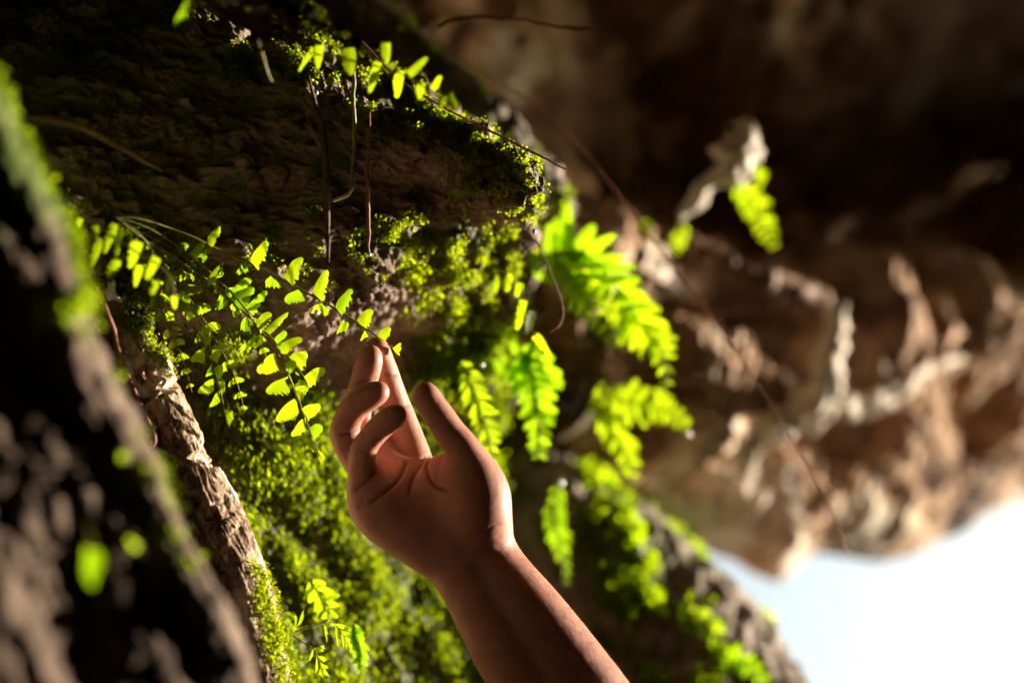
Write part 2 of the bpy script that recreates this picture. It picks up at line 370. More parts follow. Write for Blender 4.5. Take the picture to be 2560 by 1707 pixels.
BARK = [(560, 270, .688), (650, 320, .687), (750, 352, .686), (850, 398, .688), (950, 432, .69), (1050, 482, .692), (1150, 533, .69), (1250, 586, .688), (1350, 628, .686), (1450, 668, .684), (1550, 692, .682), (1650, 712, .68), (1760, 738, .678), (1900, 775, .675)]
rows = [[P(x - 60, y, d + .12), P(x - 12, y, d + .035), P(x, y, d + .012), P(x - 22, y, d + .002), P(x - 48, y, d - .004), P(x - 72, y, d - .006), P(x - 88, y, d + .004), P(x - 120, y, d + .025), P(x - 190, y, d + .05), P(x - 320, y, d + .07)] for y, x, d in BARK]
def bark_disp(g):
    q = np.stack([g[..., 0] * .9 + g[..., 1] * .42, -g[..., 0] * .42 + g[..., 1] * .9, g[..., 2]], -1)
    px, py = PX(g)
    cut = sstep(0.0, 0.2, fbm(q, (30, 55, 20), 3)) * 0.005 + 0.003 * sstep(.18, .3, fbm(q, (150, 45, 150), 2))
    return 0.0022 * fbm(q, (160, 30, 160), 4, ridged=True) + 0.0012 * fbm(q, (420, 120, 420), 3) + 0.002 * fbm(g, 30, 2) - cut * sstep(640, 520, px) 
bark, BV, BN = rim_rock('weathered_trunk', rows, 420, 190, bark_disp, M_BARK, lambda v: np.clip(sstep(900, 800, PX(v)[1]) + fbm(v, 60, 3) * .8 - .1, 0, 1) * (sstep(960, 760, PX(v)[1]) + 0.25))
tag(bark, 'weathered split tree trunk with pale sunlit edge left of the hand', 'tree trunk')

LOG = [(180, -40, .53), (280, 0, .53), (380, 48, .53), (480, 98, .528), (580, 138, .527), (680, 165, .526), (780, 196, .525), (880, 236, .524), (980, 285, .523), (1080, 345, .522), (1180, 395, .521), (1280, 440, .52), (1380, 490, .52), (1480, 545, .52), (1580, 590, .52), (1707, 640, .52), (1900, 700, .52)]
rows = [[P(x - 130, y, d + .14), P(x - 20, y, d + .05), P(x, y, d + .018), P(x - 12, y, d + .004), P(x - 45, y, d - .001), P(x - 150, y, d - .006), P(x - 300, y, d - .018), P(x - 480, y, d - .031), P(x - 750, y, d - .052)] for y, x, d in LOG]
def log_disp(g):
    q = np.stack([g[..., 0] * .9 + g[..., 1] * .42, -g[..., 0] * .42 + g[..., 1] * .9, g[..., 2]], -1)
    return 0.004 * fbm(q, (32, 11, 30), 4, ridged=True) + 0.005 * fbm(q, (20, 8, 16), 2) + 0.003 * fbm(g, 34, 3) + 0.0025 * fbm(g, 95, 3) + 0.002 * fbm(q, (120, 40, 120), 3)
log, GV, GN = rim_rock('mossy_root', rows, 320, 220, log_disp, M_LOG, lambda v: np.clip((fbm(v, (25, 12, 20), 3) * 1.6 + .3) * sstep(900, 600, PX(v)[1]) + .8 * sstep(700, 500, PX(v)[1]), 0, 1))
tag(log, 'thick dark blurred tree root with green moss in the near left corner', 'tree root')

# ------------------------------------------------------------------ moss (uncountable small leaves)
def scatter(name, label, v, n, prob, count, size, mat, parent=None, droop=0.5, lift=0.0, seed=0, clump=4, along=None, spread=.55, wid=(.25, .45)):
    r = np.random.default_rng(seed)
    V = v.reshape(-1, 3); Nn = n.reshape(-1, 3); p = np.clip(prob.ravel(), 0, None)
    p = p * 1.0; p /= p.sum()
    idx = r.choice(len(V), count // clump, p=p)
    idx = np.repeat(idx, clump)
    m = len(idx)
    c = V[idx] + r.normal(size=(m, 3)) * size * spread + Nn[idx] * (size * (.2 + .5 * spread) * r.random((m, 1)) + lift)
    dirv = Nn[idx] * r.uniform(.4, 1.1, (m, 1)) + r.normal(size=(m, 3)) * .55 + np.array((0, -1.0, 0)) * droop
    if along is not None: dirv += np.asarray(along)
    dirv /= np.linalg.norm(dirv, axis=1, keepdims=True)
    sd = np.cross(dirv, r.normal(size=(m, 3))); sd /= np.linalg.norm(sd, axis=1, keepdims=True) + 1e-9
    nn = np.cross(dirv, sd)
    L_ = size * np.clip(r.lognormal(0, .5, (m, 1)), .4, 1.9); w_ = L_ * r.uniform(*wid, (m, 1))
    a = c; b1 = c + dirv * L_ * .5 + sd * w_ + nn * L_ * .1; b2 = c + dirv * L_ * .5 - sd * w_ + nn * L_ * .1; t = c + dirv * L_ - nn * L_ * .1
    vv = np.stack([a, b1, t, b2], 1).reshape(-1, 3)
    f = np.arange(m * 4).reshape(m, 4)
    o = mesh_obj(name, vv, f, mat, parent, smooth=False)
    if parent is None: tag(o, label, 'moss', kind='stuff')
    else: o['kind'] = 'stuff'
    return o

lpx, lpy = PX(LV)
lm = ledge_moss(LV)
cl = sstep(0.02, 0.30, fbm(LV, (70, 90, 90), 3))
LQ = np.stack([LV[..., 0] * .86 + LV[..., 1] * .5, -LV[..., 0] * .5 + LV[..., 1] * .86, LV[..., 2]], -1)
cl2 = sstep(-0.03, 0.18, fbm(LQ, (52, 13, 30), 3))
vis = (lpx > -60) * (lpx < 1420) * (lpy > -60) * (lpy < 1770)
upper = vis * (lpy < 720)
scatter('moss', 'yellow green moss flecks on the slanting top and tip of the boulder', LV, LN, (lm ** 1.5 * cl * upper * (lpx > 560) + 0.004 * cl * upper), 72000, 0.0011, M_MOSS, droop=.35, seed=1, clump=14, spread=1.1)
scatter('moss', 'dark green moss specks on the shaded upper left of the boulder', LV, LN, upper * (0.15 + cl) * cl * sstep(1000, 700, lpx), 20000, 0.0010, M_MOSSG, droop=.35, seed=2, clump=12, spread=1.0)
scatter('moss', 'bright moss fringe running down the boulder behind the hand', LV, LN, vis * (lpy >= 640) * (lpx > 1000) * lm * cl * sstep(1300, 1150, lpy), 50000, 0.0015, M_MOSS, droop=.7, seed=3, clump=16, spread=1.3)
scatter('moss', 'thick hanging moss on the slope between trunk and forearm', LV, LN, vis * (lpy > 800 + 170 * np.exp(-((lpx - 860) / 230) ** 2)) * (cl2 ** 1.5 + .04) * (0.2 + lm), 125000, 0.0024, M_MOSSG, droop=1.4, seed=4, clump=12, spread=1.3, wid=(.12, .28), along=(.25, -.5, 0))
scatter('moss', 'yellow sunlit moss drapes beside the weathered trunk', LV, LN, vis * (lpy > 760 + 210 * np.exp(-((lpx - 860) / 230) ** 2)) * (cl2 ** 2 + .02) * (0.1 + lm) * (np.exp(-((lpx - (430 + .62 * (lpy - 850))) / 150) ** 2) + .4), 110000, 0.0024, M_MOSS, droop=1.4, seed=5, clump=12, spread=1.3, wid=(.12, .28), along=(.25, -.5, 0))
bpx, bpy_ = PX(BV)
bm_ = sstep(0.0, 0.3, fbm(BV, 55, 3))
bprob = np.exp(-((bpx - np.interp(bpy_, [r_[0] for r_ in BARK], [r_[1] for r_ in BARK]) + 10) / 22) ** 2) * (sstep(960, 860, bpy_) * 1.5 + sstep(1380, 1500, bpy_)) * (.3 + bm_)
scatter('moss', 'fine moss creeping along the edge of the weathered trunk', BV, BN, bprob + 1e-6, 30000, 0.0011, M_MOSS, droop=.3, seed=6, clump=10, spread=.9)
gpx, gpy = PX(GV)
gm = sstep(0.0, 0.3, fbm(GV, (30, 14, 30), 3))
scatter('moss', 'blurred green moss strip on the near left root', GV, GN, gm * np.exp(-((gpx - np.interp(gpy, [r_[0] for r_ in LOG], [r_[1] for r_ in LOG]) + 25) / 40) ** 2) * (sstep(820, 550, gpy) + .004) + 1e-7, 14000, 0.0024, M_MOSSG, droop=.5, seed=7)
mpx, mpy = PX(MV)
scatter('moss', 'thin blurred moss on the rock behind the boulder tip', MV, MN, sstep(0.05, .35, fbm(MV, 45, 3)) + 1e-6, 4000, 0.0024, M_MOSSG, droop=.4, seed=8)
spx, spy = PX(SV)
scatter('moss', 'blurred moss tufts on the slope beside the bright sky', SV, SN, sstep(0.1, .4, fbm(SV, 20, 3)) * sstep(1950, 1600, spx) + 1e-6, 14000, 0.0042, M_MOSSG, droop=.7, seed=9, clump=8)

# ------------------------------------------------------------------ tubes: roots, twigs, stems
def tube_geo(pts, radii, n=24, k=8, rough=0.0, seed=0):
    c = crom(np.asarray(pts, float), n)
    if rough: c = c + max(radii) * .9 * np.stack([fbm(c + q + seed, .12 / max(radii), 3) for q in (0, 31.7, 77.1)], -1) * np.minimum(1, np.arange(n) / 4)[:, None]
    r = np.interp(np.linspace(0, 1, n), np.linspace(0, 1, len(radii)), radii)
    t = np.gradient(c, axis=0); t /= np.linalg.norm(t, axis=1, keepdims=True) + 1e-12
    ref = np.array((0.13, 0.21, 0.97)); a = np.cross(t, ref); a /= np.linalg.norm(a, axis=1, keepdims=True) + 1e-12; b = np.cross(t, a)
    ang = np.linspace(0, 2 * math.pi, k, endpoint=False)
    ring = a[:, None] * np.cos(ang)[None, :, None] + b[:, None] * np.sin(ang)[None, :, None]
    rr = r[:, None] * np.ones(k)
    if rough: rr = rr * (1 + rough * fbm(c[:, None] * 40 / max(1e-4, 400 * r.max()) * 10 + ring * .8 + seed * 7.1, 1.0, 3))
    v = c[:, None] + ring * rr[..., None]
    return v.reshape(-1, 3), gfaces(n, k, True)

def tube(name, pts, radii, mat, parent=None, n=24, k=8, rough=0.0, seed=0, base=None):
    v, f = tube_geo(pts, radii, n, k, rough, seed)
    f = np.concatenate([f, [[0, 1, 2, 3][::-1]], [[len(v) - k, len(v) - k + 1, len(v) - k + 2, len(v) - k + 3]]]) if k == 4 else f
    return mesh_obj(name, v, f, mat, parent, base=base)

def PP(lst, d=None):
    return np.array([P(*q) if len(q) == 3 else P(q[0], q[1], d) for q in lst])

def root(name, label, cat, pts, radii, mat, d=None, group=None, n=40, k=10, rough=.25, seed=0):
    return tag(tube(name, PP(pts, d), radii, mat, n=n, k=k, rough=rough, seed=seed), label, cat, group)

MM = 0.001
root('twig', 'pale brown twig lying across the dark rock at the upper left', 'twig', [(60, 292, .63), (150, 300, .635), (240, 335, .645), (320, 378, .66), (405, 428, .672)], [1.3 * MM, 1.8 * MM, 1.6 * MM, 1.6 * MM, 1.2 * MM], M_ROOT, seed=1)
root('hanging_root', 'thick dark hanging root on the boulder, leftmost of the hanging three', 'root', [(772, 190, .690), (790, 270, .695), (806, 330, .70), (812, 420, .705), (816, 520, .71), (820, 600, .715), (822, 660, .72)], [.5 * MM, 1.3 * MM, 1.8 * MM, 1.9 * MM, 1.8 * MM, 1.4 * MM, .5 * MM], M_DARK, seed=2)
root('hanging_root', 'mossy thin hanging root, middle of the three hanging on the boulder', 'root', [(884, 180, .69), (884, 260, .695), (885, 340, .70), (882, 420, .705), (880, 470, .708)], [.9 * MM, 1.0 * MM, 1.2 * MM, 1.0 * MM, .7 * MM], M_STEM, seed=3)
root('hanging_root', 'reddish hanging root ending in a drop, rightmost of the three', 'root', [(925, 280, .692), (923, 360, .695), (915, 420, .698), (918, 500, .70), (923, 570, .702), (922, 632, .704)], [.3 * MM, .6 * MM, 1.0 * MM, 1.0 * MM, .9 * MM, .5 * MM], M_RED, seed=4)
root('stem', 'long dark wiry stem crossing the boulder top down to its tip', 'stem', [(905, 105, .69), (1000, 200, .69), (1110, 270, .69), (1250, 340, .692), (1340, 385, .695), (1414, 423, .697)], [.5 * MM, .5 * MM, .5 * MM, .6 * MM, .6 * MM, .4 * MM], M_RED, seed=5)
root('stem', 'curved red stem reaching over the dark gap at the top', 'stem', [(1095, 68, .78), (1140, 50, .78), (1200, 43, .78), (1300, 50, .78), (1400, 68, .78), (1488, 75, .78)], [.9 * MM, 1.2 * MM, .9 * MM, .7 * MM, .9 * MM, 1.3 * MM], M_RED, seed=6)
root('root_thread', 'very long thin brown root thread slanting down to the sky', 'root', [(1120, 130, .83), (1240, 200, .83), (1360, 280, .83), (1470, 390, .83), (1580, 530, .825), (1700, 690, .82), (1800, 820, .815), (1900, 970, .81), (2000, 1130, .805), (2080, 1280, .80), (2117, 1382, .80)], [.48 * MM] * 11, M_RED, n=80, seed=7)
root('stem', 'thin brown loop of stem hanging below the boulder tip', 'stem', [(1340, 600, .76), (1375, 680, .76), (1400, 740, .76), (1408, 780, .76), (1400, 810, .76), (1375, 830, .76)], [.5 * MM] * 6, M_ROOT, seed=8)
root('root', 'crooked reddish root in the dark hollow left of the trunk', 'root', [(225, 690, .66), (270, 780, .668), (300, 880, .675), (330, 960, .678), (360, 1030, .68), (384, 1090, .68), (378, 1118, .68), (352, 1134, .682)], [.7 * MM, .9 * MM, .9 * MM, 1.0 * MM, 1.2 * MM, 1.2 * MM, .8 * MM, .5 * MM], M_RED, seed=9)
root('needle', 'small whitish needle stuck to the boulder beside the dark root', 'needle', [(832, 503, .697), (850, 496, .697), (868, 485, .697), (886, 470, .697)], [.6 * MM, 1.1 * MM, 1.1 * MM, .5 * MM], M_PALE, n=10, rough=.1)
root('stem', 'bent pale stem in the dark upper left moss', 'stem', [(645, 100, .63), (660, 150, .64), (672, 190, .645), (680, 205, .648)], [.2 * MM, .6 * MM, .6 * MM, .3 * MM], M_STEM, n=14)
root('stem', 'curled brown dead stem hanging below the fern root', 'stem', [(405, 660, .688), (402, 720, .688), (408, 790, .688), (415, 815, .688), (440, 830, .688), (470, 825, .688), (484, 815, .688)], [.5 * MM, .8 * MM, .8 * MM, .8 * MM, .9 * MM, .8 * MM, .4 * MM], M_ROOT, seed=12)
# background roots on the cave ceiling
root('pale_root', 'bright pale forked root on the sunlit cave ceiling', 'root', [(2085, 760, 1.05), (2085, 860, 1.05), (2070, 950, 1.05), (2030, 1020, 1.06), (1960, 1060, 1.06), (1890, 1100, 1.06), (1865, 1150, 1.06), (1870, 1190, 1.07)], [8 * MM, 9 * MM, 11 * MM, 14 * MM, 13 * MM, 9 * MM, 9 * MM, 6 * MM], M_PALE, n=80, k=24, rough=1.1, seed=20)
root('pale_root', 'pale root branching right under the dark cave hollow', 'root', [(2040, 1030, 1.06), (2120, 1015, 1.08), (2220, 990, 1.11), (2300, 930, 1.15), (2400, 890, 1.2)], [9 * MM, 8 * MM, 8 * MM, 7 * MM, 4 * MM], M_PALE, n=80, k=24, rough=1.1, seed=21)
root('root', 'reddish brown root arching across the middle of the cave ceiling', 'root', [(1640, 590, 1.0), (1740, 620, 1.01), (1830, 670, 1.02), (1920, 710, 1.03), (2030, 740, 1.06), (2100, 800, 1.1)], [4 * MM, 7 * MM, 8 * MM, 8 * MM, 8 * MM, 5 * MM], M_ROOT, n=60, k=16, rough=.9, seed=22)
root('root', 'thin brown root curving below the arching root', 'root', [(1640, 760, 1.02), (1760, 775, 1.02), (1870, 765, 1.03), (1960, 740, 1.04), (2060, 740, 1.07)], [3 * MM, 4 * MM, 4 * MM, 4 * MM, 3 * MM], M_ROOT, n=60, k=14, rough=.9, seed=23)
root('root', 'pale knobbly root below the dark upper right hollow', 'root', [(2130, 520, 1.28), (2150, 580, 1.28), (2200, 555, 1.29), (2240, 575, 1.30), (2290, 515, 1.32), (2340, 520, 1.34), (2400, 440, 1.37), (2500, 420, 1.42)], [5 * MM, 9 * MM, 7 * MM, 8 * MM, 6 * MM, 6 * MM, 6 * MM, 4 * MM], M_ROOT, n=70, k=16, rough=1.3, seed=24)
root('root', 'short light brown root stub right of the arching root', 'root', [(2000, 640, 1.14), (2060, 600, 1.18), (2120, 560, 1.22)], [7 * MM, 9 * MM, 5 * MM], M_ROOT, n=36, k=16, rough=1.0, seed=25)
root('stalactite', 'pale stalactite with slanting foot hanging beside the bright fern', 'stalactite', [(1845, 350, .97), (1840, 400, .97), (1830, 440, .97), (1780, 475, .97), (1740, 520, .97), (1705, 560, .97)], [12 * MM, 15 * MM, 11 * MM, 6.5 * MM, 5.5 * MM, 3 * MM], M_PALE, n=70, k=24, rough=1.0, seed=26)

# ------------------------------------------------------------------ ferns
def leaflet_geo(A, T, C, seed, mode='blade', curl=None):
    """one fern leaflet.  blade: base edge A-C along the stalk, tip T.  fan: stalk at A, outer margin T-C."""
    r = np.random.default_rng(seed)
    A, T, C = map(lambda q: np.asarray(q, float), (A, T, C))
    ns, nv = (9, 15) if mode == 'fan' else (18, 7)
    sg = np.linspace(0, 1, ns)[:, None]; vg = np.linspace(0, 1, nv)[None, :]
    AT = T - A; L_ = np.linalg.norm(AT); ax = AT / L_
    side = (C - A) - ax * np.dot(C - A, ax); sw = np.linalg.norm(side) + 1e-9; side /= sw
    nrm = np.cross(ax, side)
    nt_ = int(r.integers(4, 7)); ph = r.random()
    if mode == 'fan':
        ext = 1.06 + .12 * np.sin(vg * math.pi) - .20 * (np.abs(vg - .5) * 2) ** 6
        ext = ext + .20 * (np.abs(((vg * nt_ + ph) % 1) - .5) * 2 - .5) + .09 * r.normal(size=(1, nv))
        vv = vg - .10 * np.sin(sg * math.pi) * np.cos(vg * math.pi)      # sides bulge out
        dirv = AT[None, None] * (1 - vv)[..., None] + (C - A)[None, None] * vv[..., None]
        g = A + dirv * (sg * ext)[..., None]
        g[0] = A + (np.linspace(-.5, .5, nv)[:, None] * .12 * sw) * side
    else:
        base = A[None] + (C - A)[None] * vg[0][:, None]
        bl = .58 * sw * (.8 + .4 * r.random())
        tip = T[None] + side[None] * ((vg[0] - .5) * bl)[:, None] - ax[None] * (((np.abs(vg[0] - .5) * 2) ** 3) * .10 * L_)[:, None]
        tc = np.full((ns, nv), 0.0)
        g = base[None] + (tip - base)[None] * sg[..., None]
        bul = np.sin(sg * math.pi) * (vg - .5) * 2
        am = np.where(vg < .5, .10 + .10 * r.random(), .02 + .16 * r.random()) * sw
        g = g + side * (bul * am)[..., None]
        tooth = (np.abs(((sg * nt_ + ph) % 1) - .5) * 2 - .4) * .26 * sw * np.clip((vg - .8) * 5, 0, 1) * np.sin(np.clip(sg * 1.05, 0, 1) * math.pi)
        g = g + side * (tooth * (.5 + r.random((ns, 1))))[..., None]
        g = g + side * (r.normal(size=(ns, 1)) * .07 * sw * np.clip((vg - .8) * 5, 0, 1))[..., None]
        sw_ = .06 * L_ * (r.random() - .5)
        g = g + side * (sw_ * np.sin(sg * 2 * math.pi) * np.ones_like(vg))[..., None]
    c = (r.normal() * .05 if curl is None else curl) * L_
    z = c * sg ** 2 + .06 * sw * (np.abs(vg - .45) * 2) ** 1.3 * np.ones_like(sg) + .05 * sw * np.sin(sg * 7 + vg * 4 + 6 * ph) * np.abs(vg - .45)
    g = g + nrm * z[..., None]
    vein = np.broadcast_to(np.abs(vg - (.5 if mode == 'fan' else .42)) * 2, (ns, nv))
    return g.reshape(-1, 3), gfaces(ns, nv), vein.ravel()

_seed = [100]
def leaflet(parent, A, T, C, mat=None, mode='blade', curl=None):
    _seed[0] += 1
    A, T, C = (np.array(q, float) for q in (A, T, C))
    T[2] -= .30 * (T[0] - A[0]); C[2] -= .30 * (C[0] - A[0])
    v, f, vein = leaflet_geo(A, T, C, _seed[0], mode, curl)
    return mesh_obj('leaflet', v, f, mat or M_LEAF, parent, attrs={'vein': vein})

def crop(x0, y0, s):
    return lambda x, y: (x0 + x / s, y0 + y / s)
c1 = crop(440, 540, 5.6); c2 = crop(600, 700, 5.6); c3 = crop(440, 820, 4.355); c4 = crop(150, 520, 5.6); c5 = crop(720, 1380, 4.795); c8 = crop(1180, 560, 2.305); cu = crop(600, 0, 2.24)

def frond(plant, pts, rad, leaves, d, mat=None, dj=.004):
    """pts (px,py,depth); leaves: (crop, A, T, C)"""
    fr = tube('frond', PP(pts), rad, M_STEM, plant, n=40, k=6)
    for i, (cr, a, t, c) in enumerate(leaves):
        (ax, ay), (tx, ty), (cx, cy) = cr(*a), cr(*t), cr(*c)
        pp = np.array([[q[0], q[1]] for q in pts]); dd = np.array([q[2] for q in pts])
        dA = dd[np.argmin(((pp - (ax, ay)) ** 2).sum(1))]
        poly = crom(pp, 120); dC = np.sqrt(((poly - (cx, cy)) ** 2).sum(1)).min(); dAr = np.sqrt(((poly - (ax, ay)) ** 2).sum(1)).min()
        md = 'blade' if dC < .42 * math.hypot(tx - ax, ty - ay) else 'fan'
        gx, gy = (ax + tx + cx) / 3, (ay + ty + cy) / 3
        if md == 'fan': tx, ty, cx, cy = tx + (tx - gx) * .22, ty + (ty - gy) * .22, cx + (cx - gx) * .24, cy + (cy - gy) * .24
        else: tx, ty, ax, ay, cx, cy = tx + (tx - ax) * .12, ty + (ty - ay) * .12, ax + (ax - cx) * .10, ay + (ay - cy) * .10, cx + (cx - ax) * .10, cy + (cy - ay) * .10
        leaflet(fr, P(ax, ay, dA - .0008), P(tx, ty, dA + rng.normal() * dj * .5), P(cx, cy, dA + rng.normal() * dj * .25), mat=M_LEAFG if (mat is None and rng.random() < .15) else mat, mode=md)
    return fr

FE = empty('fern', P(290, 540, .668))
tag(FE, 'sharp yellow green fern with toothed leaflets touched by the fingertip', 'fern')
f1 = [(290, 543, .667), (340, 545, .671), (400, 562, .678), (440, 576, .683), (478, 590, .687), (520, 611, .691), (575, 638, .696), (610, 651, .699), (638, 665, .702), (686, 688, .703), (729, 711, .704), (761, 729, .705), (804, 752, .706),
      (850, 779, .707), (893, 807, .708), (921, 825, .708), (943, 841, .708), (968, 859, .708), (988, 873, .708)]
frond(FE, f1, [.4 * MM, .5 * MM, .6 * MM, .6 * MM, .35 * MM], [
    (c1, (430, 380), (605, 170), (510, 440)), (c1, (1050, 640), (1265, 395), (1140, 740)), (c1, (1515, 860), (1750, 620), (1620, 960)), (c2, (1030, 190), (1215, -100), (1140, 285)),
    (c2, (1345, 390), (1550, 160), (1425, 500)), (c2, (1645, 570), (1845, 440), (1725, 690)), (c2, (1930, 790), (2090, 680), (2010, 870)), (c2, (2140, 950), (2240, 890), (2205, 1035)),
    (c1, (450, 425), (375, 535), (505, 490)), (c1, (960, 635), (845, 785), (1015, 760)), (c1, (1335, 825), (1235, 945), (1450, 985)), (c1, (1740, 1025), (1540, 1190), (1795, 1165)),
    (c2, (1170, 310), (1005, 400), (1240, 475)), (c2, (1480, 515), (1360, 710), (1520, 660)), (c2, (1760, 680), (1690, 825), (1795, 800)), (c2, (2030, 880), (2045, 960), (2085, 975))], .70)
f2 = [(292, 545, .667)] + [(*c1(x, y), z) for x, y, z in ((-420, 150, .674), (0, 400, .684), (190, 540, .689), (270, 600, .691), (490, 800, .695), (750, 1050, .698), (950, 1270, .698), (1040, 1400, .698))] + \
     [(*c2(x, y), .706) for x, y in ((230, 640), (380, 810), (460, 930), (520, 1030), (610, 1170), (650, 1280))] + [(*c3(x, y), .713) for x, y in ((1240, 540), (1290, 690), (1350, 820), (1390, 950), (1430, 1040), (1470, 1150), (1530, 1280), (1570, 1390))]
frond(FE, f2, [.35 * MM, .5 * MM, .55 * MM, .3 * MM], [
    (c1, (195, 530), (395, 405), (260, 600)), (c1, (240, 610), (195, 690), (270, 740)), (c1, (440, 870), (610, 700), (470, 990)), (c1, (600, 850), (665, 680), (655, 800)), (c1, (565, 870), (525, 960), (580, 1055)),
    (c1, (755, 1050), (1045, 905), (810, 1180)), (c1, (985, 1300), (1265, 1085), (1075, 1380)), (c2, (90, 480), (0, 650), (150, 695)), (c2, (225, 590), (425, 500), (280, 740)),
    (c2, (200, 770), (20, 940), (160, 970)), (c2, (370, 780), (190, 945), (370, 840)), (c2, (510, 1040), (250, 1265), (550, 1250)), (c2, (620, 1190), (780, 1175), (690, 1300)),
    (c3, (1220, 540), (1005, 690), (1245, 680)), (c3, (1285, 650), (1430, 620), (1340, 790)), (c3, (1310, 770), (1110, 1000), (1335, 915)), (c3, (1375, 890), (1560, 850), (1440, 985)),
    (c3, (1410, 980), (1270, 1160), (1415, 1110)), (c3, (1460, 1090), (1590, 1100), (1500, 1205)), (c3, (1490, 1195), (1430, 1310), (1505, 1345)), (c3, (1545, 1330), (1620, 1390), (1570, 1470))], .70)
f3 = [(294, 547, .667)] + [(*c1(x, y), z) for x, y, z in ((-450, 330, .674), (0, 590, .685), (210, 740, .691), (430, 880, .697), (600, 1030, .701), (800, 1200, .700), (1000, 1390, .70))] + \
     [(*c2(x, y), .709) for x, y in ((220, 600), (330, 700), (460, 830), (560, 940), (700, 1090), (800, 1230), (900, 1370), (960, 1490))]
frond(FE, f3, [.35 * MM, .5 * MM, .5 * MM, .3 * MM], [
    (c1, (235, 745), (200, 840), (255, 890)), (c1, (640, 1060), (530, 1265), (660, 1240)), (c1, (810, 1190), (1070, 1020), (860, 1340)), (c1, (790, 1210), (760, 1280), (840, 1310)), (c1, (110, 400), (0, 600), (70, 540)),
    (c2, (350, 720), (655, 475), (420, 755)), (c2, (490, 840), (645, 745), (540, 940)), (c2, (520, 930), (840, 840), (570, 1040)), (c2, (705, 1095), (935, 1045), (860, 1250)),
    (c2, (770, 1270), (780, 1310), (825, 1330)), (c2, (905, 1360), (1165, 1270), (970, 1480)), (c2, (960, 1470), (770, 1500), (900, 1560))], .70)
f4 = [(296, 548, .667), (*c4(1100, 350), .671), (*c4(1330, 640), .679), (*c4(1510, 830), .686), (*c4(1590, 1020), .690), (*c4(1650, 1170), .694), (*c4(1700, 1480), .693), (*c3(240, 40), .693), (*c3(290, 130), .693), (*c3(340, 250), .693), (*c3(410, 440), .693), (*c3(460, 590), .693), (*c3(490, 720), .693), (*c3(530, 890), .693)]
frond(FE, f4, [.3 * MM, .4 * MM, .4 * MM, .25 * MM], [
    (c4, (1660, 1220), (1740, 1215), (1690, 1340)), (c4, (1680, 1350), (1810, 1270), (1720, 1480)), (c3, (235, 60), (200, 150), (240, 130)), (c3, (295, 150), (375, 105), (310, 220)), (c3, (310, 220), (175, 350), (320, 350)),
    (c3, (365, 320), (490, 260), (440, 375)), (c3, (385, 390), (340, 515), (392, 490)), (c3, (415, 460), (510, 440), (460, 575)), (c3, (410, 560), (255, 690), (410, 680)), (c3, (465, 620), (530, 590), (500, 710)),
    (c3, (475, 690), (370, 850), (480, 790)), (c3, (530, 890), (620, 915), (570, 1035))], .693)

def strap_leaves(fr, cr, lst, d, mat=None, dj=.004):
    for a, t, w in lst:
        (ax, ay), (tx, ty) = cr(*a), cr(*t)
        dx, dy = tx - ax, ty - ay; l = math.hypot(dx, dy); s = cr(w, 0)[0] - cr(0, 0)[0]
        ox, oy = -dy / l * s, dx / l * s
        leaflet(fr, P(ax - ox * .42, ay - oy * .42, d), P(tx, ty, d + rng.normal() * dj), P(ax + ox * .42, ay + oy * .42, d + rng.normal() * dj * .5), mat=mat)

FB = empty('fern', P(140, 500, .66))
tag(FB, 'blurred near fern with narrow green leaflets left of the sharp fern', 'fern')
fr = tube('frond', PP([(*c4(250, 40), .655), (*c4(500, 230), .648), (*c4(800, 430), .642), (*c4(1100, 640), .638), (*c4(1380, 800), .636), (*c4(1560, 1000), .635), (*c4(1610, 1260), .635)]), [.6 * MM, .5 * MM, .3 * MM], M_STEM, FB, n=30, k=6)
strap_leaves(fr, c4, [((290, 150), (140, 580), 100), ((490, 250), (500, 430), 115), ((760, 220), (600, 630), 150), ((570, 430), (400, 830), 120), ((840, 270), (770, 680), 100), ((1090, 470), (940, 830), 200), ((800, 720), (660, 965), 160),
                      ((1350, 690), (1200, 1000), 160), ((1340, 1020), (1290, 1220), 105), ((1560, 960), (1500, 1180), 120), ((1600, 1230), (1600, 1410), 110), ((1110, 800), (1050, 1100), 130)], .642, M_LEAF)
FU = empty('fern', P(770, 120, .66))
tag(FU, 'blurred small fern with blunt leaflets near the boulder top', 'fern')
fr = tube('frond', PP([(*cu(360, 280), .66), (*cu(600, 330), .655), (*cu(800, 380), .65), (*cu(950, 440), .648), (*cu(1080, 520), .648), (*cu(1190, 590), .648)]), [.5 * MM, .5 * MM, .3 * MM], M_STEM, FU, n=24, k=6)
strap_leaves(fr, cu, [((410, 270), (325, 395), 30), ((445, 255), (430, 385), 60), ((605, 270), (615, 420), 78), ((820, 240), (815, 360), 55), ((770, 350), (722, 515), 58), ((900, 400), (868, 545), 56), ((945, 420), (1050, 335), 50),
                      ((1015, 465), (1000, 555), 52), ((1080, 505), (1135, 440), 46), ((1140, 540), (1120, 605), 50), ((1170, 525), (1205, 625), 50)], .65, M_LEAF)

